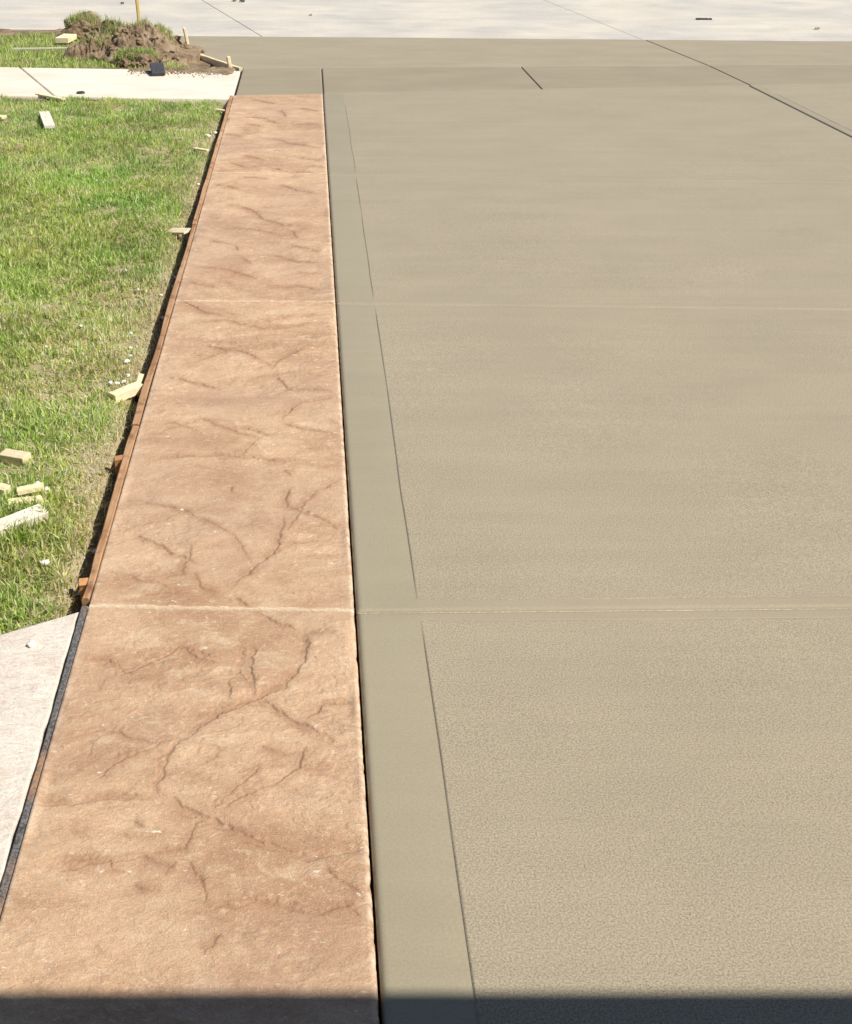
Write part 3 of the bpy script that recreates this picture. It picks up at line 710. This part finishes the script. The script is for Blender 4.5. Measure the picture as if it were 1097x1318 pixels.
# ------------------------------------------------------------------ dirt mound and sod
MX, MY = G(185, 70).x-.06, G(185, 70).y+.14
mound = empty('soil_mound', (MX, MY, 0)); tag(mound, 'brown dirt mound with clods and grass tufts on the verge', 'dirt mound')
n = 190; U = np.linspace(-1, 1, n); uu, vv = np.meshgrid(U, U); mx, my = uu*.70, vv*.60
def mound_h(mx, my):
    th = np.arctan2(my/.60, mx/.72); r = np.hypot(mx/.72, my/.60)/(.92+.14*fbm(np.cos(th)*1.7, np.sin(th)*1.7, 3, 101))
    body = np.clip(1-r**2, 0, 1)**.8
    wxx = mx+.05*fbm(mx*6, my*6, 3, 111); wyy = my+.05*fbm(mx*6, my*6, 3, 113)
    cl = 1-np.abs(fbm(wxx*6, wyy*6, 4, 103, .6)); st = fbm(wxx*4, wyy*4, 4, 105, .55)*2.2; tr = (np.floor(st)+sstep(.35, .65, st-np.floor(st)))*.035
    h = body*(.11+.15*np.exp(-((mx+.06)/.34)**2-((my-.16)/.25)**2)) + body**.5*(.06*(cl-.6)+tr*.9+.03*fbm(mx*16, my*16, 3, 107)+.013*fbm(mx*45, my*45, 2, 109))
    h = h*(1-.8*sstep(.12, .5, mx))
    return np.where(r > 1, -.06, h)
me = mesh_np('heap', np.stack([mx, my, mound_h(mx, my)], 2).reshape(-1, 3), grid_quads(n, n), smooth=True); link('heap', me, M['earth'], mound)
def lump(name, loc, s, mat, parent=None, seed=0, rough=.30, sub=3, freq=2.4):
    bm = bmesh.new(); bmesh.ops.create_icosphere(bm, subdivisions=sub, radius=1)
    for v in bm.verts:
        d = 1+rough*mnoise.fractal(v.co*freq+Vector((seed*3.1, seed, 0)), 1, 2, 4); v.co = Vector((v.co.x*s[0], v.co.y*s[1], v.co.z*s[2]))*d
    me = bpy.data.meshes.new(name); bm.to_mesh(me); bm.free()
    o = link(name, me, mat, parent); o.location = loc; return o
for k in range(60):
    a = rng.uniform(0, 6.28); rr = rng.uniform(.1, .95)**.7; x, y = math.cos(a)*rr*.66, math.sin(a)*rr*.55
    bz = max(-.02, float(mound_h(np.array(x), np.array(y)))); s_ = rng.uniform(.012, .05)
    lump('clod', (x, y, bz+s_*.2), (s_, s_*rng.uniform(.6, 1), s_*rng.uniform(.5, .9)), M['earth'], mound, k, .6, 2, 1.6)
def tuft(parent, cx, cy, rx, ry, zfun, n, h0, h1, dry, name='grass_tuft', lean=.8):
    a = rng.uniform(0, 6.28, n); r = np.sqrt(rng.random(n)); X = cx+np.cos(a)*r*rx; Y = cy+np.sin(a)*r*ry
    return tag(blades(name, X, Y, None, rng.uniform(h0, h1, n), rng.uniform(.003, .006, n), tints(n, dry)*.85, parent, lean, zb=zfun(X, Y)), kind='stuff')
tuft(mound, -.36, -.05, .22, .22, mound_h, 900, .03, .08, .15)
tuft(mound, -.02, .14, .36, .14, mound_h, 1300, .03, .09, .60)
tuft(mound, .22, .12, .12, .14, mound_h, 350, .03, .08, .45)
tuft(mound, .10, -.1, .3, .2, mound_h, 120, .03, .06, .6)
def sod_clump(label, px, zb, size, nb, dry, seed, h=(.03, .08), cl=2, squash=1.):
    p = G(*px, zb); e = empty('sod_clump', p); tag(e, label, 'sod clump', 'sod clumps round the dirt mound')
    lump('root_ball', (0, 0, size[2]*.6), size, M['earth'], e, seed, .5, 4, 1.7)
    for k in range(cl):
        a = rng.uniform(3.3, 6.1); s_ = size[0]*rng.uniform(.25, .45)
        lump('clod', (math.cos(a)*size[0]*.95, math.sin(a)*size[1]*.9, s_*.5), (s_, s_*.8, s_*.7), M['earth'], e, seed+k+3, .6, 3, 1.7)
    zt = lambda X, Y: size[2]*.6+size[2]*.92*np.sqrt(np.clip(1-(X/size[0])**2-(Y/size[1])**2, 0, 1))
    tuft(e, 0, 0, size[0]*.98, size[1]*.98, zt, nb, h[0], h[1], dry, lean=.7); return e
sod_clump('dark overturned sod clump with grassy top left of the mound', (110, 50), 0., (.20, .15, .14), 900, .45, 5, (.04, .11), 5)
sod_clump('bright green sod clump between overturned sod and dirt mound', (128, 68), 0., (.15, .12, .055), 1500, .05, 14, (.03, .08), 2)
sod_clump('green sod clump at the front foot of dirt mound', (176, 84), 0., (.21, .11, .075), 1700, .22, 23, (.03, .075), 4)

# ------------------------------------------------------------------ stones, grit, bits
vars_ = []
for k in range(4):
    bm = bmesh.new(); bmesh.ops.create_icosphere(bm, subdivisions=2, radius=1)
    for v in bm.verts: v.co *= 1+.35*mnoise.noise(v.co*1.6+Vector((k*5, 0, 0)))
    me = bpy.data.meshes.new('stone_chip'); bm.to_mesh(me); bm.free(); me.materials.append(M['chip']); vars_.append(me)
def chip(px, s, label, group, z=None, flat=.55):
    p = G(*px, LZ+.015); o = bpy.data.objects.new('stone_chip', random.choice(vars_)); C.objects.link(o)
    o.location = (p.x, p.y, (float(lawn_z(p.x, p.y))+.016 if z is None else z)); o.scale = (s, s*random.uniform(.6, .9), s*flat); o.rotation_euler = (random.uniform(-.4, .4), random.uniform(-.4, .4), random.uniform(0, 6))
    tag(o, label, 'stone', group)
chip((148, 411), .014, 'round white stone alone in grass at mid lawn', 'white stones')
chip((58, 724), .016, 'white stone in grass just above the pale walkway', 'white stones')
chip((104, 741), .015, 'white stone touching the rusty stake stub', 'white stones')
chip((121, 686), .013, 'white stone in the gap by the form board', 'white stones')
for px, s_ in (((163, 461), .014), ((164, 477), .013), ((159, 487), .010), ((150, 490), .012), ((142, 489), .010)):
    chip(px, s_, 'small white stone chip clustered behind the thick pine block', 'white stone chips behind the pine block')
for px, s_ in (((168, 428), .009), ((168, 446), .010), ((167, 455), .011)):
    chip(px, s_, 'small white stone chip in the row leading up from the pine block', 'row of white stone chips')
chip((104, 422), .012, 'flat white stone chip in grass left of the round one', 'white stones')
chip((130, 441), .013, 'white stone chip in grass below the round one', 'white stones')
chip((60, 446), .010, 'small white chip in grass far left of the stone row', 'white stones')
chip((48, 625), .013, 'white stone chip behind the two small wood strips', 'white stones')
chip((60, 632), .010, 'white stone chip at the right end of the wood strips', 'white stones')
chip((124, 231), .009, 'tiny white chip alone in the upper lawn', 'white stones')
for px, s_ in (((226, 338), .014), ((209, 392), .011), ((222, 352), .008), ((213, 402), .010), ((207, 373), .009)):
    chip(px, s_, 'white stone chip in the dirt gap against the form board', 'white stone chips at the form board')
for px, s_ in (((157, 401), .009), ((178, 372), .009), ((161, 343), .011), ((148, 366), .008)):
    chip(px, s_, 'tiny white chip in grass above the round white stone', 'white chips above the round stone')
for px, s_ in (((255, 232), .012), ((268, 172), .02), ((277, 166), .02)):
    chip(px, s_, 'white stone chip by the path near its far end', 'white stone chips near the path end')
chip((41, 835), .013, 'small stone lying on the pale walkway', 'white stones', z=WZ+.006)
def grit_mesh(name, X, Y, Z, S, mat, label, cat):
    n = len(X); base = np.array([(1, 0, -.4), (-.6, .8, -.4), (-.6, -.8, -.4), (0, 0, .9), (.5, .6, .3)], float)
    a = rng.uniform(0, 6.28, n); ca, sa = np.cos(a), np.sin(a)
    co = np.stack([np.stack([X+S*(b[0]*ca-b[1]*sa), Y+S*(b[0]*sa+b[1]*ca), Z+S*b[2]*.7], 1) for b in base], 1).reshape(-1, 3)
    t = np.array([(0, 4, 3), (4, 1, 3), (1, 2, 3), (2, 0, 3), (0, 1, 4), (0, 2, 1)]); tr = (np.arange(n)[:, None, None]*5+t[None]).reshape(-1, 3)
    o = link(name, mesh_np(name, co, None, tr), mat); tag(o, label, cat, kind='stuff'); return o
n = 2200; X = -.615-np.abs(rng.normal(0, .075, n)); Y = rng.uniform(2.95, 10.3, n)
ok = Y > wed(X)+.01; X, Y = X[ok], Y[ok]
grit_mesh('gravel', X, Y, lawn_z(X, Y)+.003, rng.uniform(.002, .007, len(X)), M['grit'], 'crumbs of gravel and dirt along the form board', 'gravel')
U = np.linspace(-1.75, -.60, 180); V = np.linspace(-.30, .22, 80); uu, vv = np.meshgrid(U, V); YY = bk(uu)+vv
sp = .020*sstep(-.26, .0, vv)*sstep(-1.75, -1.25, uu)*(1-.35*sstep(-.75, -.6, uu)) + .010*fbm(uu*7, YY*7, 4, 120) + .003*fbm(uu*40, YY*40, 2, 121) - .013 - .10*sstep(.1, .22, vv)
sp = sp - .05*sstep(-.64, -.60, uu)
o = link('spilled_earth', mesh_np('spilled_earth', np.stack([uu, YY, sp], 2).reshape(-1, 3), grid_quads(180, 80), smooth=True), M['earth'])
tag(o, 'thin tan dirt spilled over the edge of the old sidewalk', 'dirt', kind='stuff')
n = 1500; x = rng.uniform(-1.55, -.66, n); y = bk(x)+.04-np.abs(rng.normal(0, .13, n))
grit_mesh('loose_earth', x, y, np.full(n, .003), rng.uniform(.003, .010, n), M['earth'], 'loose crumbs of earth scattered on the old sidewalk end', 'earth crumbs')
n = 500; X = rng.uniform(.03, .115, n); Y = rng.normal(2.15, .25, n)
# dark block on the old sidewalk
p = G(203, 95, .0); me = box_mesh('dark_block', .24, .115, .035, .006, .004, 3, 2); o = link('dark_block', me, M['darkstone']); o.location = (p.x, p.y, .040); o.rotation_euler = (R(-3), R(-11), R(100))
tag(o, 'dark grey flat block lying on the old sidewalk', 'block')
p = G(104, 120, 0); cap = empty('sprinkler_cap', (p.x, p.y, .0)); tag(cap, 'small dark round cap at the edge of old sidewalk', 'cap')
def ring_mesh(name, r0, r1, h, mat, parent, seg=20):
    bm = bmesh.new(); vs_ = []
    for i in range(seg):
        a = i*2*math.pi/seg; vs_.append([bm.verts.new((math.cos(a)*r, math.sin(a)*r, z)) for r, z in ((r1, -.03), (r1, h*.7), (r1-.006, h), (r0, h), (r0, h-.015))])
    for i in range(seg):
        for k in range(4): bm.faces.new((vs_[i][k], vs_[(i+1) % seg][k], vs_[(i+1) % seg][k+1], vs_[i][k+1]))
    bm.faces.new([q[4] for q in vs_]); bmesh.ops.recalc_face_normals(bm, faces=bm.faces)
    me = bpy.data.meshes.new(name); bm.to_mesh(me); bm.free(); return link(name, me, mat, parent)
ring_mesh('rim', .022, .034, .014, M['darkstone'], cap); o = lump('lid', (0, 0, .003), (.020, .020, .006), M['felt'], cap, 2, .1, 2)
def flat_chip(px, L, W, label, rot=0, T=.015, mat='darkstone'):
    p = G(*px, ZS); me = box_mesh('debris_chip', L, W, T, .003, .006, int(px[0])); o = link('debris_chip', me, M[mat])
    o.location = (p.x, p.y, float(zst(p.x, p.y))+T/2+.006); o.rotation_euler = (0, 0, rot); tag(o, label, 'debris', 'dark debris on the street')
flat_chip((906, 27), .17, .06, 'long dark chip lying on the street at right')
flat_chip((302, 4.5), .05, .06, 'left of two small dark chips at street top left')
flat_chip((312, 5.5), .07, .05, 'right of two small dark chips at street top left')
flat_chip((158, 8), .04, .04, 'tiny dark chip on street just left of survey stake')
flat_chip((1052, 38), .05, .03, 'tiny dark chip on the street at far right', mat='grit')
flat_chip((400, 22), .03, .03, 'tiny dark chip on street above the sidewalk', mat='grit')

# ------------------------------------------------------------------ the house behind, whose eave shades the near edge
hs = empty('house', (1.5, D0, 0)); tag(hs, 'house behind the viewer whose eave shadow crosses the near concrete', 'house')
def hbox(name, x0, x1, y0, y1, z0, z1, mat, par):
    bm = bmesh.new(); bmesh.ops.create_cube(bm, size=1)
    for v in bm.verts: v.co = Vector(((x0+x1)/2+v.co.x*(x1-x0), (y0+y1)/2+v.co.y*(y1-y0), (z0+z1)/2+v.co.z*(z1-z0)))
    me = bpy.data.meshes.new(name); bm.to_mesh(me); bm.free(); return link(name, me, mat, par)
EH = 3.20; EY = 1.264
hbox('wall', -7, 10, -7, -.01, -.2, 3.15, M['siding'], hs)
gd = hbox('garage_door', -1.2, 3.7, -.008, .03, -.01, 2.15, M['trim'], hs)
for k in range(4): hbox('panel', -1.18, 3.68, .032, .045, .02+k*.53, .52+k*.53, M['trim'], gd)
hbox('fascia', -7.4, 10.4, EY-.03, EY, EH-.16, EH, M['trim'], hs)
hbox('soffit', -7.4, 10.4, .0, EY-.032, EH-.15, EH-.12, M['trim'], hs)
me = bpy.data.meshes.new('roof'); me.from_pydata([(-7.4, EY+.01, EH), (10.4, EY+.01, EH), (10.4, -3.5, EH+1.6), (-7.4, -3.5, EH+1.6), (-7.4, -7.4, EH), (10.4, -7.4, EH)], [], [(0, 1, 2, 3), (3, 2, 5, 4), (0, 3, 4), (1, 5, 2), (0, 4, 5, 1)]); me.update()
link('roof', me, M['roof'], hs)
